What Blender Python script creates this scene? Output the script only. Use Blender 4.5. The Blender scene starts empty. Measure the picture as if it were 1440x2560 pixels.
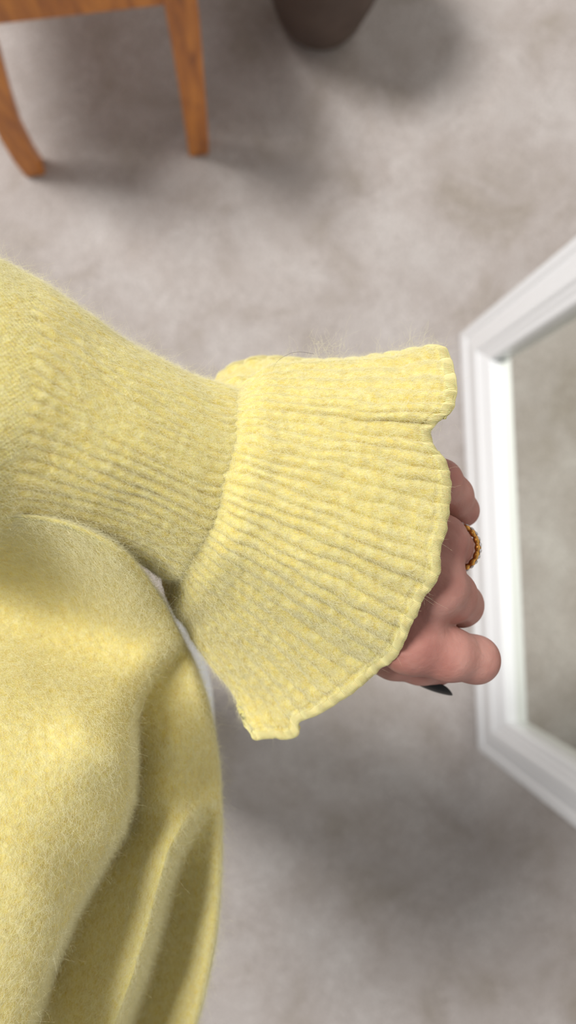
import bpy, math, random
import numpy as np
from mathutils import Vector, Matrix, noise as mnoise

# ------------------------------------------------------------------ camera, world, lights
SC = bpy.context.scene
COL = SC.collection
F = 1850.0                       # focal length in pixels of the 1440x2560 frame
H = 1.40                         # camera height over the carpet
NADIR = (655.0, 1343.0)          # where straight-down appears in the photograph
_v = Vector(((NADIR[0]-720)/F, -(NADIR[1]-1280)/F, -1.0)).normalized()
ROT = _v.rotation_difference(Vector((0, 0, -1))).to_matrix()
cam = bpy.data.cameras.new('camera')
cam.sensor_fit = 'VERTICAL'; cam.sensor_height = 36.0
cam.lens = F/2560*36.0
cam.clip_start = 0.01
cam.dof.use_dof = True
cam.dof.focus_distance = 0.268
cam.dof.aperture_fstop = 7.2
camo = bpy.data.objects.new('camera', cam); COL.objects.link(camo)
camo.matrix_world = Matrix.Translation((0, 0, H)) @ ROT.to_4x4()
SC.camera = camo

SC.view_settings.view_transform = 'Standard'
SC.view_settings.look = 'None'
SC.view_settings.exposure = 0.0
SC.view_settings.gamma = 1.0
SC.view_settings.use_curve_mapping = False

w = bpy.data.worlds.new('world'); SC.world = w; w.use_nodes = True
bg = w.node_tree.nodes['Background']
bg.inputs[0].default_value = (0.93, 0.96, 1.0, 1); bg.inputs[1].default_value = 0.27

def area(name, loc, target, sx, sy, power, col):
    l = bpy.data.lights.new(name, 'AREA'); l.shape = 'RECTANGLE'
    l.size = sx; l.size_y = sy; l.energy = power; l.color = col
    o = bpy.data.objects.new(name, l); COL.objects.link(o)
    o.location = loc
    o.rotation_euler = (Vector(target)-Vector(loc)).to_track_quat('-Z', 'Y').to_euler()
    return o
area('window_daylight', (-2.8, 1.8, 5.2), (-0.1, 0.2, 0.6), 1.6, 1.6, 365, (1.0, 0.975, 0.95))

RM = np.array(ROT)
def P(px, py, d):                # point that stands at depth d on the line of a pixel of the photograph
    px = np.asarray(px, float); py = np.asarray(py, float); d = np.asarray(d, float)
    px, py, d = np.broadcast_arrays(px, py, d)
    c = np.stack([(px-720)/F*d, -(py-1280)/F*d, -d], -1)
    return c @ RM.T + np.array([0, 0, H])
def floor_pt(px, py, z=0.0):
    r = P(px, py, 1.0)-np.array([0, 0, H])
    return np.array([0, 0, H]) + r*((z-H)/r[..., 2:3] if r.ndim > 1 else (z-H)/r[2])

# ------------------------------------------------------------------ helpers
def link(o, parent=None):
    COL.objects.link(o)
    if parent: o.parent = parent
    return o
def mesh_obj(name, verts, faces, mat, parent=None, smooth=True):
    me = bpy.data.meshes.new(name)
    me.from_pydata([tuple(v) for v in verts], [], [tuple(f) for f in faces])
    if smooth: me.polygons.foreach_set('use_smooth', [True]*len(me.polygons))
    me.materials.append(mat); me.update()
    return link(bpy.data.objects.new(name, me), parent)
def np_mesh(name, V, Q, mat, parent=None):
    V = np.ascontiguousarray(V, np.float32); Q = np.ascontiguousarray(Q, np.int32)
    me = bpy.data.meshes.new(name)
    me.vertices.add(len(V)); me.vertices.foreach_set('co', V.ravel())
    me.loops.add(Q.size); me.loops.foreach_set('vertex_index', Q.ravel())
    me.polygons.add(len(Q))
    me.polygons.foreach_set('loop_start', np.arange(0, Q.size, Q.shape[1], dtype=np.int32))
    me.polygons.foreach_set('use_smooth', np.ones(len(Q), bool))
    me.materials.append(mat); me.update(calc_edges=True); me.validate()
    return link(bpy.data.objects.new(name, me), parent)
def grid_quads(nu, nv, closed_u=False, off=0):
    i = np.arange(nu if closed_u else nu-1)[:, None]; j = np.arange(nv-1)[None, :]
    a = i*nv+j; b = ((i+1) % nu)*nv+j
    return (np.stack([a, b, b+1, a+1], -1).reshape(-1, 4)+off)
def empty(name, loc=(0, 0, 0), **k):
    o = bpy.data.objects.new(name, None); link(o); o.location = loc; o.empty_display_size = .05
    for a, b in k.items(): o[a] = b
    return o
def tag(o, **k):
    for a, b in k.items(): o[a] = b
    return o
def keep(o, parent):             # parent without moving
    o.parent = parent
    o.matrix_parent_inverse = Matrix.Translation(-parent.location)
    return o
def interp(x, xs, ys):
    ys = np.asarray(ys, float)
    if ys.ndim == 1: return np.interp(x, xs, ys)
    return np.stack([np.interp(x, xs, ys[:, k]) for k in range(ys.shape[1])], -1)
def spline(pts, n):              # Catmull-Rom through pts, even in arc length
    pts = np.asarray(pts, float)
    p = np.vstack([2*pts[0]-pts[1], pts, 2*pts[-1]-pts[-2]])
    out = []
    for i in range(1, len(p)-2):
        t = np.linspace(0, 1, 24, endpoint=False)[:, None]
        a, b, c, d = p[i-1], p[i], p[i+1], p[i+2]
        out.append(.5*((2*b)+(-a+c)*t+(2*a-5*b+4*c-d)*t**2+(-a+3*b-3*c+d)*t**3))
    out = np.vstack(out+[pts[-1:]])
    s = np.r_[0, np.cumsum(np.linalg.norm(np.diff(out[:, :2], axis=0), axis=1))]
    return interp(np.linspace(0, s[-1], n), s, out)
def vnoise(V, sc, seed=0.0):
    return np.array([mnoise.noise(Vector((v[0]*sc+seed, v[1]*sc, v[2]*sc))) for v in V])
def normals(G, closed_u=False):
    if closed_u:
        du = np.roll(G, -1, 0)-np.roll(G, 1, 0)
    else: du = np.gradient(G, axis=0)
    dv = np.gradient(G, axis=1)
    n = np.cross(du, dv); n /= np.linalg.norm(n, axis=-1, keepdims=True)+1e-12
    return n

# ------------------------------------------------------------------ materials
def mat(name, base, rough=.8, **k):
    m = bpy.data.materials.new(name); m.use_nodes = True
    b = m.node_tree.nodes['Principled BSDF']
    b.inputs['Base Color'].default_value = (*base, 1); b.inputs['Roughness'].default_value = rough
    for a, v in k.items(): b.inputs[a.replace('_', ' ')].default_value = v
    return m
def nd(m, t, **k):
    n = m.node_tree.nodes.new(t)
    for a, v in k.items(): setattr(n, a, v)
    return n
def ln(m, a, b): m.node_tree.links.new(a, b)
def noise_ramp(m, scale, stops, detail=4, dist=0.0, stretch=(1, 1, 1), rough=.55):
    tc = nd(m, 'ShaderNodeTexCoord'); mp = nd(m, 'ShaderNodeMapping'); mp.inputs['Scale'].default_value = stretch
    nz = nd(m, 'ShaderNodeTexNoise'); nz.inputs['Scale'].default_value = scale; nz.inputs['Detail'].default_value = detail
    nz.inputs['Distortion'].default_value = dist; nz.inputs['Roughness'].default_value = rough
    rp = nd(m, 'ShaderNodeValToRGB')
    e = rp.color_ramp.elements
    e[0].position, e[0].color = stops[0][0], (*stops[0][1], 1); e[1].position, e[1].color = stops[-1][0], (*stops[-1][1], 1)
    for p, c in stops[1:-1]:
        x = e.new(p); x.color = (*c, 1)
    ln(m, tc.outputs['Object'], mp.inputs[0]); ln(m, mp.outputs[0], nz.inputs['Vector']); ln(m, nz.outputs['Fac'], rp.inputs[0])
    return rp, nz, mp
def bump(m, scale, strength, dist, detail=3):
    b = m.node_tree.nodes['Principled BSDF']
    tc = nd(m, 'ShaderNodeTexCoord'); nz = nd(m, 'ShaderNodeTexNoise')
    nz.inputs['Scale'].default_value = scale; nz.inputs['Detail'].default_value = detail
    bp = nd(m, 'ShaderNodeBump'); bp.inputs['Strength'].default_value = strength; bp.inputs['Distance'].default_value = dist
    ln(m, tc.outputs['Object'], nz.inputs['Vector']); ln(m, nz.outputs['Fac'], bp.inputs['Height']); ln(m, bp.outputs[0], b.inputs['Normal'])
def setcol(m, out): ln(m, out, m.node_tree.nodes['Principled BSDF'].inputs['Base Color'])

def wool(name):
    m = mat(name, (.93, .85, .42), .95, Subsurface_Weight=.45, Subsurface_Scale=.004, Specular_IOR_Level=.15)
    m.node_tree.nodes['Principled BSDF'].inputs['Subsurface Radius'].default_value = (1.0, .72, .12)
    m.node_tree.nodes['Principled BSDF'].inputs['Sheen Weight'].default_value = .12
    m.node_tree.nodes['Principled BSDF'].inputs['Sheen Tint'].default_value = (1, .98, .8, 1)
    rp, _, _ = noise_ramp(m, 330, [(.3, (.68, .545, .15)), (.52, (.735, .635, .24)), (.72, (.78, .70, .35))], detail=5)
    setcol(m, rp.outputs[0]); bump(m, 1500, .6, .0006, 4)
    return m
M_WOOL = wool('yellow_wool')
M_FUZZ = mat('wool_fibre', (.85, .81, .54), .8, Specular_IOR_Level=.2)
M_THREAD = mat('yellow_thread', (.80, .71, .35), .6, Subsurface_Weight=.2, Subsurface_Scale=.001)
M_WHITE = mat('white_cotton', (.80, .81, .83), .9)
M_SKIN = mat('skin', (.62, .33, .28), .5, Subsurface_Weight=.35, Subsurface_Scale=.005, Specular_IOR_Level=.35)
M_SKIN.node_tree.nodes['Principled BSDF'].inputs['Subsurface Radius'].default_value = (1, .35, .2)
rp, _, _ = noise_ramp(M_SKIN, 38, [(.3, (.31, .115, .095)), (.5, (.41, .185, .150)), (.7, (.50, .265, .22))], detail=3)
setcol(M_SKIN, rp.outputs[0]); bump(M_SKIN, 420, .5, .0006, 6)
M_NAIL = mat('black_polish', (.004, .004, .005), .4, Specular_IOR_Level=.2)
M_GOLD = mat('gold', (.66, .33, .08), .30, Metallic=1.0)
M_GEM = mat('clear_stone', (.95, .97, 1.0), .03, Transmission_Weight=.5, IOR=2.2)
M_PAINT = mat('white_lacquer', (.93, .94, .95), .28, Coat_Weight=.3)
M_MIRROR = mat('silvered_glass', (.78, .80, .74), .02, Metallic=1.0)
M_BACK = mat('grey_board', (.30, .28, .25), .8)
M_WOOD = mat('orange_wood', (.42, .19, .06), .42, Coat_Weight=.15)
rp, _, _ = noise_ramp(M_WOOD, 9, [(.25, (.18, .05, .010)), (.42, (.46, .145, .018)), (.62, (.66, .235, .030))], detail=6, dist=.6, stretch=(6, 6, .9))
setcol(M_WOOD, rp.outputs[0])
M_BIN = mat('brown_leather', (.075, .050, .036), .6)
rp, _, _ = noise_ramp(M_BIN, 14, [(.3, (.075, .048, .036)), (.7, (.12, .082, .064))])
setcol(M_BIN, rp.outputs[0]); bump(M_BIN, 260, .3, .001)
M_WALL = mat('warm_white_paint', (.72, .70, .66), .9)
M_CARPET = mat('carpet', (.5, .47, .44), 1.0, Specular_IOR_Level=.1)
def carpet():
    m = M_CARPET
    big, _, _ = noise_ramp(m, 5.5, [(.32, (.49, .435, .385)), (.47, (.60, .545, .515)), (.66, (.70, .655, .63))], detail=7, dist=.5, rough=.62)
    fine, nz, _ = noise_ramp(m, 260, [(.3, (.72, .70, .68)), (.7, (1.2, 1.2, 1.2))], detail=3)
    mx = nd(m, 'ShaderNodeMixRGB', blend_type='MULTIPLY'); mx.inputs[0].default_value = .8
    ln(m, big.outputs[0], mx.inputs[1]); ln(m, fine.outputs[0], mx.inputs[2]); setcol(m, mx.outputs[0])
    bump(m, 300, 1.0, .006, 5)
carpet()

# ------------------------------------------------------------------ setting
def slab(name, lo, hi, m, **k):
    (a, b, c), (d, e, f) = lo, hi
    v = [(a,b,c),(d,b,c),(d,e,c),(a,e,c),(a,b,f),(d,b,f),(d,e,f),(a,e,f)]
    q = [(0,3,2,1),(4,5,6,7),(0,1,5,4),(1,2,6,5),(2,3,7,6),(3,0,4,7)]
    return tag(mesh_obj(name, v, q, m, smooth=False), **k)
def build_floor():
    n = 260
    x = np.linspace(-3, 3, n); y = np.linspace(-3, 3, n)
    G = np.stack(np.meshgrid(x, y, indexing='ij'), -1).reshape(-1, 2)
    z = .0035*np.array([mnoise.noise(Vector((a*9, b*9, 0))) for a, b in G])-.002
    V = np.c_[G, z]
    o = np_mesh('floor', V, grid_quads(n, n), M_CARPET)
    tag(o, kind='structure')
build_floor()
slab('wall_right', (.80, -3, 0), (.90, 3, 2.5), M_WALL, kind='structure')
slab('baseboard_right', (.782, -3, 0), (.80, 3, .09), M_PAINT, kind='structure')

# ------------------------------------------------------------------ mirror
def ray_plane(px, py, p0, n):
    o = np.array([0, 0, H]); r = P(px, py, 1.0)-o
    return o+r*(np.dot(p0-o, n)/np.dot(r, n))
def build_mirror():
    A = floor_pt(1203, 1875, .003); B = floor_pt(1158, 832, .003)
    s = -(P(537, 1343, 1.0)-np.array([0, 0, H])); s /= np.linalg.norm(s)
    e = B-A; W = np.linalg.norm(e); e /= W
    s -= e*np.dot(s, e); s /= np.linalg.norm(s)
    n = np.cross(e, s)
    if n[0] > 0: n = -n
    root = empty('floor_mirror', (A+B)/2, label='tall white framed floor mirror standing at the right edge, reflecting the carpet', category='mirror')
    
    i0 = ray_plane(1264, 1797, A, n); i1 = ray_plane(1237, 890, A, n)
    lo = np.dot(i0-A, e); hi = W-np.dot(i1-A, e); rail = (np.dot(i0-A, s)+np.dot(i1-A, s))/2
    stile = (lo+hi)/2
    print('mirror', W, 'stile', lo, hi, 'rail', np.dot(i0-A, s), np.dot(i1-A, s), 'lean', math.degrees(math.asin(s[0])))
    T = 1.36
    # moulding profile: (share of the width from the outer edge, proud of the glass plane)
    prof = [(0, -.030), (0, .004), (.05, .009), (.20, .009), (.24, .006), (.28, .006), (.33, .010), (.62, .014), (.70, .014), (.75, .010), (.80, .010), (.86, .007), (.97, .005), (1, .002), (1, -.022)]
    def pt(u, v, h): return A+e*u+s*v+n*h
    corners = [(0, 0), (W, 0), (W, T), (0, T)]
    inner = [(stile, rail), (W-stile, rail), (W-stile, T-rail), (stile, T-rail)]
    for k in range(4):
        k2 = (k+1) % 4
        V = []
        for c, i in ((corners[k], inner[k]), (corners[k2], inner[k2])):
            for f, h in prof:
                V.append(pt(c[0]+(i[0]-c[0])*f, c[1]+(i[1]-c[1])*f, h))
        m = len(prof)
        Q = [(j, j+1, m+j+1, m+j) for j in range(m-1)]+[(m-1, 0, m, 2*m-1)]
        Q += [tuple(range(m-1, -1, -1)), tuple(range(m, 2*m))]
        o = mesh_obj('frame_rail', V, Q, M_PAINT, smooth=False); keep(o, root)
        bv = o.modifiers.new('b', 'BEVEL'); bv.width = .0012; bv.segments = 2; bv.limit_method = 'ANGLE'
    g = [pt(u, v, h) for h in (-.022, -.015) for u, v in ((stile-.005, rail-.005), (W-stile+.005, rail-.005), (W-stile+.005, T-rail+.005), (stile-.005, T-rail+.005))]
    box = [(0,3,2,1),(4,5,6,7),(0,1,5,4),(1,2,6,5),(2,3,7,6),(3,0,4,7)]
    keep(mesh_obj('mirror_glass', g, box, M_MIRROR, smooth=False), root)
    g = [pt(u, v, h) for h in (-.029, -.023) for u, v in ((.01, .01), (W-.01, .01), (W-.01, T-.01), (.01, T-.01))]
    keep(mesh_obj('backing_board', g, box, M_BACK, smooth=False), root)
    # rear easel strut
    a = pt(W/2, 1.0, -.03); b = np.array([a[0]+.16, a[1], .0])
    ee = e*.03; t = np.array([.012, 0, 0])
    g = [a-ee-t*0, a+ee, b+ee, b-ee, a-ee+t, a+ee+t, b+ee+t, b-ee+t]
    keep(mesh_obj('easel_strut', g, box, M_PAINT, smooth=False), root)
build_mirror()

# ------------------------------------------------------------------ stool
def bar(name, path, widths, m, parent, ux, uy, bev=.004):
    """square-section bar along a path; widths (a,b) per point on axes ux, uy"""
    V = []
    for p, (a, b) in zip(path, widths):
        p = np.asarray(p, float)
        for sa, sb in ((-1, -1), (1, -1), (1, 1), (-1, 1)): V.append(p+ux*a/2*sa+uy*b/2*sb)
    Q = []
    for i in range(len(path)-1):
        for j in range(4):
            Q.append((i*4+j, i*4+(j+1) % 4, (i+1)*4+(j+1) % 4, (i+1)*4+j))
    Q += [(3, 2, 1, 0), tuple(len(V)-4+j for j in range(4))]
    o = mesh_obj(name, V, Q, m, smooth=False); keep(o, parent)
    bv = o.modifiers.new('b', 'BEVEL'); bv.width = bev; bv.segments = 2
    return o
def build_stool():
    R = floor_pt(495, 385, 0)+np.array([0, .012, 0]); L = floor_pt(86, 436, 0)+np.array([0, .012, 0])
    ex = (R-L)/np.linalg.norm(R-L); ey = np.array([-ex[1], ex[0], 0]); up = np.array([0, 0, 1.])
    W = np.linalg.norm(R-L); D = .46
    root = empty('wooden_chair', (L+R)/2, label='orange-brown wooden chair with curved square legs on the carpet at upper left', category='chair')
    zs = np.array([0, .05, .12, .2, .3, .37, .45])
    wd = [(.038, .034), (.040, .035), (.041, .036), (.042, .038), (.044, .040), (.046, .042), (.046, .042)]
    def leg(base, off_x, off_y):
        path = [base+ex*ox+ey*oy+up*z for z, ox, oy in zip(zs, off_x, off_y)]
        return bar('leg', path, wd, M_WOOD, root, ex, ey)
    leg(R, np.array([0, .002, .004, .006, .008, .009, .009]), np.zeros(7))
    leg(L, np.array([0, -.004, -.004, .006, .022, .03, .03]), np.array([0, .004, .010, .014, .014, .012, .010]))
    z7 = np.zeros(7)
    bl, br = L+ey*D+ex*.01, R+ey*D
    leg(br, np.array([0, .002, .004, .006, .008, .009, .009]), np.zeros(7))
    leg(bl, np.array([0, -.004, -.004, .006, .012, .012, .012]), np.zeros(7))
    for a, b in ((L+ex*.03, R+ex*.009), (bl, br)):
        bar('rail', [a+up*.425, b+up*.425], [(.024, .055)]*2, M_WOOD, root, ey, up)
    for a, b in ((L+ex*.03, bl), (R+ex*.009, br)):
        bar('rail', [a+up*.425, b+up*.425], [(.024, .055)]*2, M_WOOD, root, ex, up)
    c = (L+ex*.02+R+bl+br)/4
    bar('seat', [c-ex*.08+ey*.09+up*.452, c-ex*.08+ey*.09+up*.478], [(W+.19, D+.02)]*2, M_WOOD, root, ex, ey, .008)  # unseen seat, widened left, deepened and set back to shape the carpet shade
build_stool()

# ------------------------------------------------------------------ brown bin
def build_bin():
    c = floor_pt(798, 40, 0)
    root = empty('brown_bin', c, label='dark brown round flared bin on the carpet behind the wooden legs', category='bin')
    prof = [(.0, .004), (.050, .0), (.062, .001), (.071, .006), (.079, .016), (.086, .032), (.096, .07), (.110, .13), (.122, .20), (.129, .28), (.131, .285), (.125, .285), (.112, .2), (.075, .025), (0, .014)]
    n = 64; V = []
    for k in range(n):
        a = 2*math.pi*k/n
        for r, z in prof: V.append((r*math.cos(a), r*math.sin(a), z))
    o = np_mesh('bin_wall', np.array(V), grid_quads(n, len(prof), True), M_BIN, root)
    V = []
    for k in range(n):
        a = 2*math.pi*k/n
        for j in range(8):
            b = 2*math.pi*j/8
            r = .128+.005*math.cos(b); V.append((r*math.cos(a), r*math.sin(a), .285+.005*math.sin(b)))
        V.append(V[-8])
    np_mesh('rim', np.array(V), grid_quads(n, 9, True), M_BIN, root)
build_bin()

# ------------------------------------------------------------------ person
person = empty('person', (0, 0, 0), label='person in a pale yellow ribbed wool sweater reaching one arm with a ruffled cuff', category='person')
rng = np.random.default_rng(4)

# --- hand and forearm as one distance field, meshed by surface nets
def smin(a, b, k):
    h = np.clip(.5+.5*(b-a)/k, 0, 1)
    return b*(1-h)+a*h-k*h*(1-h)
def cone(X, a, b, ra, rb):
    ba = b-a; t = np.clip(((X-a)@ba)/np.dot(ba, ba), 0, 1)
    return np.linalg.norm(X-a-t[..., None]*ba, axis=-1)-(ra+(rb-ra)*t)
def chain(X, pts, k=.003):
    d = None
    for (x0, y0, z0, r0), (x1, y1, z1, r1) in zip(pts[:-1], pts[1:]):
        c = cone(X, P(x0, y0, z0).astype(np.float32), P(x1, y1, z1).astype(np.float32), r0, r1)
        d = c if d is None else smin(d, c, k)
    return d
FINGERS = {
 'pinky': [(1098, 1205, .302, .0090), (1132, 1238, .309, .0080), (1156, 1276, .317, .0066), (1120, 1292, .338, .0062), (1075, 1280, .340, .0058)],
 'ring':  [(1104, 1352, .292, .0098), (1128, 1366, .305, .0083), (1140, 1378, .328, .0086), (1090, 1390, .348, .0075), (1040, 1380, .344, .0066)],
 'middle': [(1092, 1468, .288, .0114), (1124, 1490, .297, .0105), (1152, 1512, .312, .0090), (1120, 1530, .342, .0078), (1060, 1510, .346, .0068)],
 'index': [(1030, 1600, .295, .0134), (1120, 1635, .296, .0106), (1189, 1649, .303, .0094), (1160, 1650, .332, .0080), (1095, 1620, .338, .0068)],
 'thumb': [(640, 1420, .306, .0150), (860, 1570, .312, .0120), (985, 1640, .316, .0098), (1050, 1660, .320, .0086), (1098, 1674, .325, .0068)]}
def build_body():
    vox = .00085
    c = np.vstack([P(x, y, d) for x, y, d in ((-260, 850, .24), (-260, 1250, .34), (1280, 1100, .24), (1280, 1760, .37), (700, 1760, .37), (1280, 1100, .37), (500, 1000, .26))])
    lo, hi = c.min(0)-.004, c.max(0)+.004
    ax = [np.arange(lo[i], hi[i], vox) for i in range(3)]
    X = np.stack(np.meshgrid(*ax, indexing='ij'), -1).astype(np.float32)
    palm = chain(X, [(-230, 905, .283, .030), (200, 1065, .290, .027), (520, 1205, .298, .021), (640, 1260, .299, .021)], .01)
    mc = [('pinky', (600, 1180, .302, .014)), ('ring', (600, 1210, .300, .015)), ('middle', (600, 1250, .300, .015)), ('index', (620, 1290, .300, .015))]
    for f, st in mc:
        palm = smin(palm, chain(X, [st, FINGERS[f][0]]), .009)
    palm = smin(palm, chain(X, [(700, 1400, .308, .016), (1000, 1500, .308, .012)]), .01)
    tot = None
    for f, pts in FINGERS.items():
        d = smin(palm, chain(X, pts), .003)
        tot = d if tot is None else smin(tot, d, .0012)
    # folds over the knuckles
    S = tot; ins = S < 0
    c8 = [ins[i:ins.shape[0]-1+i, j:ins.shape[1]-1+j, k:ins.shape[2]-1+k] for i in (0, 1) for j in (0, 1) for k in (0, 1)]
    cnt = sum(a.astype(np.int8) for a in c8); act = (cnt > 0) & (cnt < 8)
    idx = np.full(act.shape, -1, np.int32); cells = np.argwhere(act); idx[act] = np.arange(len(cells))
    offs = [(i, j, k) for i in (0, 1) for j in (0, 1) for k in (0, 1)]
    val = np.stack([S[cells[:, 0]+i, cells[:, 1]+j, cells[:, 2]+k] for i, j, k in offs], 1)
    acc = np.zeros((len(cells), 3)); num = np.zeros(len(cells))
    for a in range(8):
        for b in range(a+1, 8):
            if sum(abs(p-q) for p, q in zip(offs[a], offs[b])) != 1: continue
            m = (val[:, a] < 0) != (val[:, b] < 0)
            t = val[m, a]/(val[m, a]-val[m, b])
            acc[m] += np.array(offs[a])+t[:, None]*(np.array(offs[b])-np.array(offs[a])); num[m] += 1
    V = lo+(cells+acc/num[:, None])*vox
    Q = []
    for axn in range(3):
        sl0 = [slice(None)]*3; sl1 = [slice(None)]*3; sl0[axn] = slice(0, -1); sl1[axn] = slice(1, None)
        a = ins[tuple(sl0)]; b = ins[tuple(sl1)]
        for flip in (0, 1):
            e = np.argwhere((a & ~b) if flip == 0 else (~a & b))
            o1, o2 = [x for x in range(3) if x != axn]
            ok = (e[:, o1] > 0) & (e[:, o2] > 0) & (e[:, o1] < idx.shape[o1]) & (e[:, o2] < idx.shape[o2]); e = e[ok]
            q = []
            for da, db in ((1, 1), (0, 1), (0, 0), (1, 0)):
                c_ = e.copy(); c_[:, o1] -= da; c_[:, o2] -= db; q.append(idx[c_[:, 0], c_[:, 1], c_[:, 2]])
            q = np.stack(q, 1)
            if (flip == 0) == (axn == 1): q = q[:, ::-1]
            Q.append(q)
    Q = np.vstack(Q); Q = Q[(Q >= 0).all(1)]
    o = np_mesh('body', V, Q, M_SKIN, person)
    sm = o.modifiers.new('s', 'SMOOTH'); sm.factor = .5; sm.iterations = 3
    return o
body = build_body()
def build_nail():
    # almond thumb nail, its plate turned toward the lower side
    a = P(1064, 1697, .3205); b = P(1144, 1724, .3245)
    t = b-a; Ln = np.linalg.norm(t); t /= Ln
    depth = P(1100, 1700, .33)-P(1100, 1700, .32); depth -= t*np.dot(depth, t); depth /= np.linalg.norm(depth)
    out = np.cross(t, depth)
    if out[1] > 0: out = -out
    wd = depth*.94+out*.34; out = out*.94-depth*.34
    V = []; nu, nv = 24, 13
    for i in range(nu):
        u = i/(nu-1); hw = .0052*(1-max(0, (u-.42)/.58)**2.2*.93)*(1-max(0, (.22-u)/.22)**2*.45)
        for j in range(nv):
            v = -1+2*j/(nv-1)
            V.append(a+t*Ln*u+wd*(hw*v+.0040)+out*(.0016*(1-(hw*v/.0052)**2)+.0006*math.sin(u*3)))
    o = np_mesh('thumb_nail', np.array(V), grid_quads(nu, nv), M_NAIL, body)
    s = o.modifiers.new('s', 'SOLIDIFY'); s.thickness = .0006; s.offset = 0
    tag(o, label='black polished thumb nail')
build_nail()

# --- ring
def build_ring():
    c = P(1139, 1369, .3085)
    ax = P(1142, 1380, .328)-P(1128, 1364, .305); ax = ax/np.linalg.norm(ax)
    view = c-np.array([0, 0, H]); view /= np.linalg.norm(view)
    ax = view*.93+np.array([.30, -.06, 0]); ax /= np.linalg.norm(ax)
    u = np.cross(ax, [0, 1, 0]); u /= np.linalg.norm(u); v = np.cross(ax, u)
    root = empty('ring', c, label='gold ring with scalloped band and clear stones worn on the finger', category='ring')
    R = .0089; n = 160; m = 12; V = []
    for k in range(n):
        a = 2*math.pi*k/n; sc = abs(math.cos(a*9))**.7
        for j in range(m):
            b = 2*math.pi*j/m
            r = R+.0004+(.0008+.0006*sc)*math.cos(b); h = (.0011+.0007*sc)*math.sin(b)
            V.append((u*math.cos(a)+v*math.sin(a))*r+ax*h)
    Q = []
    for k in range(n):
        for j in range(m): Q.append((k*m+j, ((k+1) % n)*m+j, ((k+1) % n)*m+(j+1) % m, k*m+(j+1) % m))
    mesh_obj('band', V, Q, M_GOLD, root)
    # stones round the outside of the band
    gv = []; gf = []
    prof = [(0, -.0006), (.00095, 0.0), (.00105, .0002), (.0006, .00055), (0, .00055)]
    for q, r in enumerate(prof): pass
    for i in range(8):
        a = 2*math.pi*i/8
        gv += [(prof[k][0]*math.cos(a), prof[k][0]*math.sin(a), prof[k][1]) for k in (1, 2, 3)]
    gv += [(0, 0, -.0006), (0, 0, .00055)]
    for i in range(8):
        j = (i+1) % 8
        gf += [(i*3, j*3, j*3+1, i*3+1), (i*3+1, j*3+1, j*3+2, i*3+2), (24, j*3, i*3), (25, i*3+2, j*3+2)]
    me = bpy.data.meshes.new('stone'); me.from_pydata(gv, [], gf); me.materials.append(M_GEM)
    pv = []; 
    for k in range(26):
        a = 2*math.pi*(k+.5)/26
        rad = u*math.cos(a)+v*math.sin(a)
        o = bpy.data.objects.new('stone', me); link(o, root)
        o.location = Vector(rad*(R+.0014))
        o.rotation_euler = Vector(rad).to_track_quat('Z', 'Y').to_euler()
build_ring()

# --- wool surfaces
FZ = []                            # (root points, normals, flow direction, weight) for the fuzz
def fuzz_from(G, N, dirv, wgt=1.0):
    FZ.append((G.reshape(-1, 3), N.reshape(-1, 3), dirv.reshape(-1, 3), wgt))

# sleeve: sections from elbow to seam. T = upper edge, B = lower edge, d = depth, b = half thickness
SEC = [(-260, 520, -290, 1380, .262, .046), (0, 650, -90, 1345, .268, .043), (150, 738, 60, 1335, .274, .040),
       (300, 846, 195, 1352, .280, .037), (450, 926, 320, 1392, .287, .034), (540, 958, 400, 1440, .2915, .0315), (590, 966, 432, 1460, .293, .030)]
SHIFT = [40, 55, 60, 66, 72, 76, 78]
NR_S, NR_F = 27, 31                # ribs on the upper half of sleeve and ruffle
def gnoise(u, v, su, sv, seed=0.0):
    u, v = np.broadcast_arrays(u, v)
    return np.array([mnoise.noise(Vector((a*su, b*sv, seed))) for a, b in zip(u.ravel(), v.ravel())]).reshape(u.shape)
def section_curves(nu, nv):
    S = spline([list(s[:4])+[s[4]*1e3, s[5]*1e3, h] for s, h in zip(SEC, SHIFT)], nv)
    al = np.linspace(0, 2*np.pi, nu, endpoint=False)[:, None]
    T = S[:, 0:2]; B = S[:, 2:4]; C = (T+B)/2; Hh = (T-B)/2
    axd = np.gradient(C, axis=0); axd /= np.linalg.norm(axd, axis=1, keepdims=True)
    ca, sa = np.cos(al), np.sin(al)
    px = C[:, 0]+ca*Hh[:, 0]+sa*axd[:, 0]*S[:, 6]
    py = C[:, 1]+ca*Hh[:, 1]+sa*axd[:, 1]*S[:, 6]
    d = S[:, 4]/1e3-sa*S[:, 5]/1e3
    return px, py, d
def rib(u, n, p=.55):
    return np.abs(np.sin(np.pi*n*u))**p
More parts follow.
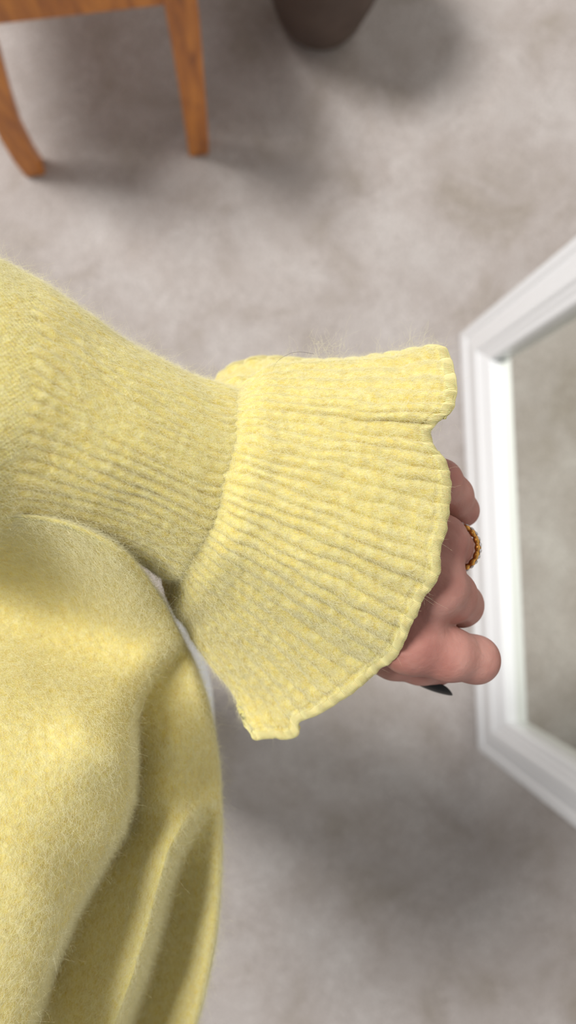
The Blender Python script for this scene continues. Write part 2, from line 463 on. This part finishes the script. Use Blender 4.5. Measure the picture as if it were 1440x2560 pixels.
def build_sleeve(sweater):
    nu, nv = 900, 190
    px, py, d = section_curves(nu, nv)
    G = P(px, py, d); N = normals(G, True)
    cen = G.mean(0, keepdims=True); sgn = np.sign(((G-cen)*N).sum(-1).mean()); N *= sgn
    u = np.linspace(0, 1, nu, endpoint=False)[:, None]; t = np.linspace(0, 1, nv)[None, :]
    # rib section starts on a slightly ragged line
    st = np.clip((t-.36-.01*np.sin(u*90))/.05, 0, 1); st = st*st*(3-2*st)
    wob = gnoise(u, t, 2*NR_S*.5, 9, 1)*.35/(2*NR_S)
    lump = gnoise(u, t, 2*NR_S*1.1, 34, 4)
    A = .0016*st*(rib(u+wob, 2*NR_S, .7)-.6)*(.75+.8*gnoise(u, t, 12, 6, 7))*np.clip((1.0-t)/.04, .35, 1)+.00030*lump*st
    A = A+.00035*(1-st)*np.sin(2*np.pi*u*150)*np.sin(t*330+3*np.abs(np.sin(np.pi*u*150)))
    pinch = -.0014*np.clip((t-.95)/.05, 0, 1)**1.5
    Vf = G.reshape(-1, 3)
    nz = (vnoise(Vf, 420)*.00022+vnoise(Vf, 60, 5)*.0007).reshape(nu, nv)
    ds = A+pinch+nz
    G2 = G+N*ds[..., None]
    q_ = grid_quads(nu, nv, True)
    o = np_mesh('sleeve', G2.reshape(-1, 3), q_[:, ::-1] if sgn < 0 else q_, M_WOOL, sweater)
    so = o.modifiers.new('s', 'SOLIDIFY'); so.thickness = .0016; so.offset = -1
    flow = np.gradient(G, axis=1); flow /= np.linalg.norm(flow, axis=-1, keepdims=True)
    m = np.arange(nu) < nu//2+60
    FZ.append((G2, N, flow, .25+st*rib(u+wob, 2*NR_S, 1.0)**2+(1-st)*.5)); return px[:, -11], py[:, -11], d[:, -11]

# ruffle: free edge of the upper sheet, then of the under sheet, clockwise from the top
EF = [(1110,858,.291),(1127,900,.283),(1139,955,.272),(1132,1010,.268),(1102,1046,.268),(1074,1075,.270),(1082,1105,.269),(1110,1142,.267),(1126,1200,.263),
      (1120,1290,.262),(1102,1375,.264),(1098,1440,.267),(1060,1490,.271),(1024,1572,.270),(990,1640,.277),(940,1682,.290),(880,1730,.299),(820,1770,.307),
      (742,1808,.314),(738,1838,.318),(690,1840,.319),(640,1843,.323)]
EB = [(640,1843,.323),(618,1800,.328),(610,1700,.335),(640,1560,.352),(700,1400,.362),(700,1200,.366),(640,1040,.362),(552,948,.372),(580,908,.370),(660,888,.365),(760,893,.355),(890,893,.338),(1020,874,.312),(1085,862,.299),(1110,858,.291)]
L0 = [(590,966),(612,954),(645,936),(700,908),(850,893),(980,884),(1040,866),(1110,858)]
L1 = [(432,1460),(434,1490),(444,1535),(480,1600),(540,1682),(598,1758),(618,1812),(640,1843)]
def build_ruffle(sweater, seam):
    spx, spy, sd = seam
    nuf, nub, nv = 640, 420, 150
    def cosu(n):
        u = np.linspace(0, 1, n); return .45*u+.55*(1-np.cos(np.pi*u))/2
    ns = len(spx)
    def seam_at(a): # a in 0..1 turns
        x = a*ns; k = np.arange(ns+1)
        return np.stack([np.interp(x, k, np.r_[q, q[0]]) for q in (spx, spy, sd)], -1)
    uf = np.linspace(0, 1, nuf); ub = np.linspace(0, 1, nub)
    Sf = seam_at(uf*.5); Sb = seam_at(.5+ub*.5)
    ef = spline(EF, 800); eq = np.linspace(0, 1, 800)
    tg2 = np.gradient(ef[:, :2], axis=0); tg2 /= np.linalg.norm(tg2, axis=1, keepdims=True)
    wv = np.array([mnoise.noise(Vector((q*24, 3, 0)))*9+mnoise.noise(Vector((q*70, 8, 0)))*5 for q in eq])*np.clip(eq*8, 0, 1)*np.clip((1-eq)*8, 0, 1)
    ef[:, 0] += tg2[:, 1]*wv; ef[:, 1] -= tg2[:, 0]*wv
    eb = spline(EB, 800)
    k8 = np.linspace(0, 1, 800)
    cf = cosu(nuf)
    Ef = interp(.75*uf+.25*cf, k8, ef); Eb = interp(ub, k8, eb)
    l0 = spline(L0, nv); l1 = spline(L1, nv)
    v = np.linspace(0, 1, nv)
    def coons(S, E, a, b, u, front):
        # shares along the boundary; S,E (n,3), a,b (nv,2)
        n = len(u); uu = u[:, None, None]; vv = v[None, :, None]
        sag = .72*vv+.28*vv**2
        lin = S[:, None, :2]*(1-vv)+E[:, None, :2]*vv
        ra = a-(S[0, :2]*(1-v[:, None])+E[0, :2]*v[:, None]); rb = b-(S[-1, :2]*(1-v[:, None])+E[-1, :2]*v[:, None])
        fa = np.clip(1-uu/.38, 0, 1)**2; fb = np.clip(1-(1-uu)/(.38 if front else .12), 0, 1)**2
        px = lin+fa*ra[None]+fb*rb[None]
        vd = v[None, :]
        d = S[:, 2:3]*(1-vd)+E[:, 2:3]*vd
        return px, d
    pf, df = coons(Sf, Ef, l0, l1, uf, True)
    pb, db = coons(Sb, Eb, l1, l0, ub, False)
    pb[..., 1] += 50*np.exp(-((ub[:, None]-.958)/.026)**2)*np.sin(np.pi*np.clip(v[None]*1.05, 0, 1))**.6
    # belly of the upper sheet and soft flutes that grow toward the free edge
    U = uf[:, None]; Vv = v[None, :]
    df = df-.006*np.sin(np.pi*Vv)*np.sin(np.pi*U)**.6
    df = df+.0045*Vv**1.6*np.cos(2*np.pi*(U*3.2-.12))*np.sin(np.pi*U)**.5
    # the fold that runs back from the notch in the edge
    df = df+.0008*np.exp(-((U-.205)/.04)**2)*Vv**1.5
    df = df+.016*np.sin(np.pi*Vv)**.8*np.clip((U-.5)/.5, 0, 1)**1.3; db = db+.016*np.sin(np.pi*Vv)**.8*np.clip(1-ub[:, None]/.3, 0, 1)
    db = db+.006*np.sin(np.pi*Vv)*np.sin(np.pi*ub[:, None])
    px = np.concatenate([pf[:-1], pb[:-1]], 0); d = np.concatenate([df[:-1], db[:-1]], 0)
    G = P(px[..., 0], px[..., 1], d)
    nu = len(G)
    # soften the two turning lines
    for _ in range(10):
        G2 = (np.roll(G, 1, 0)+np.roll(G, -1, 0)+2*G)/4
        G = G2
    N = normals(G, True)
    mid = N[nuf//2, nv//2]; 
    flip = np.dot(mid, [0, 0, 1]) < 0
    if flip: N = -N
    uc = np.r_[uf[:-1]*.5, .5+ub[:-1]*.5][:, None]
    n_r = 2*NR_F
    jit = gnoise(uc, Vv, n_r*.5, 7, 2)*.28/n_r
    lump = gnoise(uc, Vv, n_r*1.1, 26, 5)
    lowfade = 1-.4*np.clip((uc-.30)/.14, 0, 1)*(1-.5*Vv)
    endf = np.clip((1-Vv)/.035, 0, 1)**.5
    st = np.clip((Vv-.02)/.09, 0, 1); st = st*st*(3-2*st)
    A = (.00170+.0004*Vv)*lowfade*(1+.5*gnoise(uc, Vv, 14, 4, 8))*(rib(uc+jit, n_r, .6)-.6)*(.35+.65*endf)*(.12+.88*st)+.00026*lump*endf-.0005*np.exp(-((Vv-.945)/.009)**2)
    Vf = G.reshape(-1, 3)
    nz = (vnoise(Vf, 380, 3)*.00028+vnoise(Vf, 90, 9)*.0006).reshape(G.shape[:2])
    puff = .0012*np.exp(-((Vv-.15)/.07)**2)-.0012*(1-np.clip(Vv/(.10+.03*gnoise(uc, 0*Vv, 40, 1, 11)), 0, 1))
    G2 = G+N*(A+nz+puff-.0006)[..., None]
    q_ = grid_quads(nu, nv, True)
    o = np_mesh('ruffle_cuff', G2.reshape(-1, 3), q_[:, ::-1] if flip else q_, M_WOOL, sweater)
    so = o.modifiers.new('s', 'SOLIDIFY'); so.thickness = .0016; so.offset = -1
    tag(o, label='flared ribbed ruffle at the wrist')
    flow = np.gradient(G, axis=1); flow /= np.linalg.norm(flow, axis=-1, keepdims=True)
    crest = (.12+rib(uc+jit, n_r, 1.0)**2.2+0*Vv)
    FZ.append((G2[:nuf+40, :-9], N[:nuf+40, :-9], flow[:nuf+40, :-9], crest[:nuf+40, :-9]))
    FZ.append((G2[nuf+40:], N[nuf+40:], flow[nuf+40:], .3))
    # overlocked edge: rolled bead and thread wraps
    E = G2[:, -1]; NE = N[:, -1]; IN = G2[:, -6]-G2[:, -1]; IN /= np.linalg.norm(IN, axis=1, keepdims=True)
    E3 = np.vstack([E, E[:1]]); s = np.r_[0, np.cumsum(np.linalg.norm(np.diff(E3, axis=0), axis=1))]
    tot = s[-1]
    def along(q): 
        q = q % tot
        o_ = [interp(q, s, np.vstack([A_, A_[:1]])) for A_ in (E, NE, IN)]
        return o_
    m = 1600; q = np.linspace(0, tot, m, endpoint=False); c, nn, inn = along(q)
    w_ = .0028
    rough = (vnoise(c, 500, 2)*.00035)[:, None]
    V = []
    for j in range(10):
        b = 2*np.pi*j/10
        V.append(c+inn*(w_*.55+w_*np.cos(b)*.75)+nn*(.00068*np.sin(b)-.0005)+inn*rough)
    V = np.stack(V, 1)
    Q = []
    ii = np.arange(m)
    for j in range(10): Q.append(np.stack([ii*10+j, ((ii+1) % m)*10+j, ((ii+1) % m)*10+(j+1) % 10, ii*10+(j+1) % 10], 1))
    np_mesh('rolled_edge', V.reshape(-1, 3), np.vstack(Q), M_THREAD, sweater)
    # threads wrapping round the edge
    step = .00052; nt = int(tot/step); seg = 14
    VV = []; QQ = []; off = 0
    qs = np.arange(nt)*step
    ang = np.linspace(-.25*np.pi, 1.35*np.pi, seg)
    c, nn, inn = along(qs); tg = np.cross(nn, inn)
    r = .00017
    for k in range(seg):
        a = ang[k]
        skew = (k/(seg-1)-.5)*step*.9
        cc = c+inn*(w_*.55-w_*np.sin(a)*0+w_*np.cos(np.pi-a)*-.82)+nn*(.00088*np.sin(a)-.0005)+tg*skew
        for b in range(4):
            bb = 2*np.pi*b/4
            rad = inn*(-np.cos(a))*-1*np.cos(bb)+nn*np.sin(a)*np.cos(bb)+tg*np.sin(bb)
            VV.append(cc+rad*r)
    VV = np.stack(VV, 1)   # nt, seg*4
    base = np.arange(nt)[:, None]*seg*4
    for k in range(seg-1):
        for b in range(4):
            QQ.append(np.hstack([base+k*4+b, base+(k+1)*4+b, base+(k+1)*4+(b+1) % 4, base+k*4+(b+1) % 4]))
    o = np_mesh('overlock_thread', VV.reshape(-1, 3), np.vstack(QQ), M_THREAD, sweater)
    tag(o, kind='stuff')
    return G2

# torso
RIM = [(-260,1262),(-150,1268),(0,1276),(120,1290),(210,1318),(290,1362),(350,1420),(400,1490),(440,1565),(490,1665),(528,1780),(550,1950),(555,2130),(544,2300),(520,2440),(488,2570),(430,2720),(340,2860),(180,2980),(-60,3060),(-320,3080),(-700,2960),(-960,2600),(-1040,2100),(-960,1640),(-760,1360),(-500,1270),(-260,1262)]
CP_IN = [(-260,1290,.256),(-150,1295,.254),(0,1310,.253),(120,1325,.254),(200,1358,.257),(280,1412,.264),(350,1480,.277),(410,1540,.293),(450,1610,.305),
 (-260,1470,.304),(-150,1480,.306),(0,1500,.308),(150,1520,.309),(260,1555,.307),(340,1600,.308),
 (-260,1620,.290),(-100,1640,.289),(50,1680,.287),(180,1730,.284),(300,1740,.292),(400,1670,.310),(500,1700,.32),(-200,1780,.268),(0,1800,.266),(120,1840,.266),
 (-260,2000,.258),(-100,1950,.259),(50,1950,.261),(180,1950,.264),(200,1820,.267),(300,1900,.272),(250,2060,.277),(300,1980,.281),
 (0,2300,.255),(120,2250,.262),(-150,2300,.251),(-260,2560,.248),(-50,2560,.254),(60,2450,.263),(200,2250,.280),(600,2100,.32),(500,2500,.33),(100,2750,.268),(-260,2900,.250)]
CP_OUT = [(200,1500,0.295),(300,1600,0.316),(425,1640,.324),(460,1700,.327),(400,1760,0.320),(425,1860,0.314),(480,1840,0.324),(350,1900,0.324),(400,1990,0.314),(500,1960,0.330),(340,2060,0.325),(400,2120,0.310),(370,2230,0.308),(300,2200,0.318),
 (320,2360,0.310),(250,2480,0.310),(210,2600,0.312),(140,2420,0.325),(100,2700,0.320),(440,2060,0.312),(300,2540,0.308),(240,2750,0.310),(0,1800,0.320),(0,2400,0.330),
 (500,1665,0.324),(520,1780,0.332),(535,1900,0.337),(-200,2900,0.310),(-260,1500,0.310)]
CP_LOW = [(480,2000,0.330),(500,2100,0.340),(478,2200,0.349),(440,2300,0.355),(400,2420,0.358),(360,2540,0.359),(320,2680,0.359),(535,2050,0.336),(540,2200,0.338),(524,2330,0.340),(498,2460,0.342),(458,2580,0.343),(400,2720,0.344),(300,2860,0.344),(0,2980,0.328),
 (535,1900,0.333),(300,2300,0.360),(100,2600,0.356),(200,2800,0.348),(400,1900,0.338)]
EDGE_IN = [(640,1480),(470,1590),(440,1625),(392,1682),(350,1740),(334,1800),(338,1900),(334,2000),(310,2080),(258,2170),(188,2290),(130,2420),(84,2560),(40,2700),(0,2900)]
EDGE_MID = [(640,1900),(500,2010),(470,2060),(432,2130),(402,2230),(376,2330),(340,2450),(300,2560),(250,2680),(180,2850)]
def side(edge, x, y):            # signed distance to a polyline running downward: positive on its left (smaller x)
    e = np.array(edge, float); best = np.full(x.shape, 1e9); sg = np.ones(x.shape)
    for a, b in zip(e[:-1], e[1:]):
        d = b-a; L = np.dot(d, d)
        t = np.clip(((x-a[0])*d[0]+(y-a[1])*d[1])/L, 0, 1)
        qx, qy = x-a[0]-t*d[0], y-a[1]-t*d[1]; r = np.hypot(qx, qy)
        c = d[0]*qy-d[1]*qx; m = r < best
        best = np.where(m, r, best); sg = np.where(m, np.sign(c), sg)
    return best*sg
def torso_depth(x, y):
    a = tps(CP_IN, x, y); b = tps(CP_OUT, x, y); c = tps(CP_LOW, x, y)
    s1 = side(EDGE_IN, x, y); s2 = side(EDGE_MID, x, y)
    f = lambda s_, w0, w1: (lambda q: q*q*(3-2*q))(np.clip((s_+w0)/(w0+w1), 0, 1))
    k2 = f(s2, 40, 14); o = c*(1-k2)+b*k2
    k1 = f(s1, 16, 16)
    a = a+.006*np.clip(1-s1/70, 0, 1)**2
    return o*(1-k1)+a*k1
def tps(cp, x, y):
    c = np.array(cp, float); n = len(c); X = c[:, :2]/500
    def K(r2): return np.where(r2 > 0, .5*r2*np.log(r2+1e-12), 0)
    A = np.zeros((n+3, n+3)); r2 = ((X[:, None]-X[None])**2).sum(-1); A[:n, :n] = K(r2)-np.eye(n)*-.0008
    A[:n, n:] = np.c_[np.ones(n), X]; A[n:, :n] = A[:n, n:].T
    wv = np.linalg.solve(A, np.r_[c[:, 2], 0, 0, 0])
    q = np.stack([x, y], -1)/500; out = wv[n]+wv[n+1]*q[..., 0]+wv[n+2]*q[..., 1]
    for i in range(n): out = out+wv[i]*K(((q-X[i])**2).sum(-1))
    return out
def build_torso():
    nt = 1000; C = np.array([-330., 2060.])
    rim = spline(RIM, nt+1)[:-1]
    ri = np.linspace(.004, 1, 260)**.8
    px = C[0]+(rim[:, 0:1]-C[0])*ri; py = C[1]+(rim[:, 1:2]-C[1])*ri
    xe = np.maximum(px, -260); d = torso_depth(xe, np.clip(py, 1262, 2900))+.09*((xe-px)/700)**2
    # roll over the rim
    dist = np.hypot(rim[:, 0:1]-px, rim[:, 1:2]-py)
    rr = 30.0
    roll = np.clip(1-dist/rr, 0, 1); d = d+.007*(1-np.sqrt(np.clip(1-roll**2, 0, 1)))
    # under side, turning in and down to the hem
    ks = np.array([.004, .010, .020, .035, .055, .080, .11, .15]); ins = np.array([1, 4, 10, 18, 28, 38, 48, 60.])
    dirn = rim-C; dirn /= np.linalg.norm(dirn, axis=1, keepdims=True)
    ex = px[:, -1:]-dirn[:, 0:1]*ins; ey = py[:, -1:]-dirn[:, 1:2]*ins; ed = d[:, -1:]+ks
    px = np.hstack([px, ex]); py = np.hstack([py, ey]); d = np.hstack([d, ed])
    G = P(px, py, d); N = normals(G, True)
    flip = N[:, 60:200, 2].mean() < 0
    if flip: N = -N
    Vf = G.reshape(-1, 3)
    nz = (vnoise(Vf, 500, 1)*.00018+vnoise(Vf, 30, 8)*.0009).reshape(G.shape[:2])
    G = G+N*nz[..., None]
    q_ = grid_quads(nt, px.shape[1], True)
    o = np_mesh('sweater', G.reshape(-1, 3), q_[:, ::-1] if flip else q_, M_WOOL, person)
    so = o.modifiers.new('s', 'SOLIDIFY'); so.thickness = .002; so.offset = -1
    tag(o, label='pale yellow fuzzy wool sweater')
    flow = np.gradient(G, axis=0); flow /= np.linalg.norm(flow, axis=-1, keepdims=True)
    vis = ((px > -140) & (py < 2760))[:, 20:262]*.8+1e-6
    FZ.append((G[:, 20:262], N[:, 20:262], flow[:, 20:262], vis))
    return o
sweater = build_torso()
seam = build_sleeve(sweater)
build_ruffle(sweater, seam)

# fuzz: fine wool fibres standing on the knit
def build_fuzz():
    PTS = []; RAD = []; np_ = 6
    def area_weight(G):
        du = np.gradient(G, axis=0); dv = np.gradient(G, axis=1)
        return np.linalg.norm(np.cross(du, dv), axis=-1)
    counts = 0
    for G, N, Fl, wgt in FZ:
        a = area_weight(G); tot = a.sum(); tot = min(tot, (a*wgt).sum()/.6) if isinstance(wgt, np.ndarray) else tot; a = (a*wgt if isinstance(wgt, np.ndarray) else a).ravel(); wgt = 1.0 if isinstance(wgt, np.ndarray) else wgt; a /= a.sum()
        for (dens, l0, l1, lift, r) in ((4.5e6, .0014, .0040, .17, 2.0e-5), (1.6e5, .004, .010, .6, 1.5e-5)):
            n = int(tot*dens*wgt)
            k = rng.choice(a.size, n, p=a)
            p0 = G.reshape(-1, 3)[k]; nn = N.reshape(-1, 3)[k]; fl = Fl.reshape(-1, 3)[k]
            side = np.cross(nn, fl)
            L = rng.uniform(l0, l1, n)[:, None]
            ang = rng.normal(0, .55, n)[:, None]; sg = np.where(rng.random(n) < .7, 1, -1)[:, None]
            dirv = (fl*np.cos(ang)*sg+side*np.sin(ang)); dirv = dirv+nn*np.abs(rng.normal(lift, lift*.6, n))[:, None]
            dirv /= np.linalg.norm(dirv, axis=1, keepdims=True)
            curl = rng.normal(0, .45, (n, 3)); curl2 = rng.normal(0, .30, (n, 3))
            jit = side*rng.normal(0, .0003, n)[:, None]+fl*rng.normal(0, .0003, n)[:, None]
            tt = np.linspace(0, 1, np_)
            S = []
            for t in tt:
                S.append(p0+jit-nn*.0002+dirv*L*t+curl*L*t*t*.6+curl2*L*np.sin(t*5)*.35)
            S = np.stack(S, 1); PTS.append(S); RAD.append(np.full((n, np_), r)*(1-.5*tt)[None])
            counts += n
    for x, y, d, n, lo, hi in ((795, 884, .292, 34, .006, .013), (830, 880, .290, 16, .004, .009), (1040, 862, .288, 26, .006, .013), (965, 880, .288, 16, .004, .009), (1085, 1085, .272, 18, .004, .008), (548, 952, .30, 12, .006, .011), (140, 728, .274, 14, .004, .008), (740, 896, .29, 18, .003, .007), (700, 1385, .262, 14, .004, .009), (300, 1050, .243, 16, .004, .008)):
        p0 = P(x, y, d)+rng.normal(0, .0022, (n, 3))*np.array([1.6, .4, .5])
        L = rng.uniform(lo, hi, n)[:, None]*.75; dirv = rng.normal(0, .45, (n, 3))+np.array([.05, .9, .2]); dirv /= np.linalg.norm(dirv, axis=1, keepdims=True)
        c1 = rng.normal(0, .6, (n, 3)); c2 = rng.normal(0, .35, (n, 3)); tt = np.linspace(0, 1, np_)
        PTS.append(np.stack([p0+dirv*L*t+c1*L*t*t*.6+c2*L*np.sin(t*6)*.4 for t in tt], 1)); RAD.append(np.full((n, np_), 1.3e-5))
    S = np.vstack(PTS).astype(np.float32); R = np.vstack(RAD).astype(np.float32)
    print('fibres', len(S))
    hc = bpy.data.hair_curves.new('fuzz')
    hc.add_curves([np_]*len(S))
    hc.position_data.foreach_set('vector', S.ravel())
    ra = hc.attributes.get('radius') or hc.attributes.new('radius', 'FLOAT', 'POINT')
    ra.data.foreach_set('value', R.ravel())
    hc.materials.append(M_FUZZ)
    o = bpy.data.objects.new('fuzz', hc); link(o, sweater); tag(o, kind='stuff')
build_fuzz()

# white trousers below the sweater
def build_trousers():
    nu = 96; rows = []
    # (centre px, py, depth, half x, half y) of stacked sections
    secs = [(240, 1905, .50, .070, .125), (240, 1905, .56, .092, .150), (235, 1905, .62, .100, .160), (225, 1880, .72, .100, .158), (215, 1850, .90, .092, .145), (230, 1800, 1.10, .078, .125), (250, 1760, 1.34, .065, .115)]
    S = spline([(a, b, c*1000, d*1000, e*1000) for a, b, c, d, e in secs], 40)
    al = np.linspace(0, 2*np.pi, nu, endpoint=False)
    V = []
    for j, a in enumerate(al):
        for s in S:
            c = P(s[0], s[1], s[2]/1000)
            V.append(c+np.array([s[3]/1000*math.cos(a), s[4]/1000*math.sin(a), 0]))
    V = np.array(V)
    V[:, 2] = np.maximum(V[:, 2], .006)
    V += (vnoise(V, 12, 3)*.006)[:, None]*np.array([1, 1, 0])
    o = np_mesh('trousers', V, grid_quads(nu, 40, True), M_WHITE, person)
    so = o.modifiers.new('s', 'SOLIDIFY'); so.thickness = .002
    tag(o, label='white garment showing below the sweater')
build_trousers()

# a loose dark hair caught on the ruffle
def build_strand():
    pts = spline([(681, 924, 264.), (695, 902, 262), (725, 884, 261), (752, 880, 261), (785, 885, 262)], 24)
    p = P(pts[:, 0], pts[:, 1], pts[:, 2]/1000+.022)
    p[:, 2] += 0
    V = []
    for i in range(len(p)):
        for b in range(5):
            a = 2*math.pi*b/5
            V.append(p[i]+np.array([0, math.cos(a), math.sin(a)])*4.5e-5)
        V.append(V[-5])
    o = np_mesh('hair_strand', np.array(V), grid_quads(len(p), 6), mat('dark_hair', (.02, .015, .012), .4))
    tag(o, label='thin dark loose hair lying on the top edge of the yellow cuff', category='hair')
build_strand()
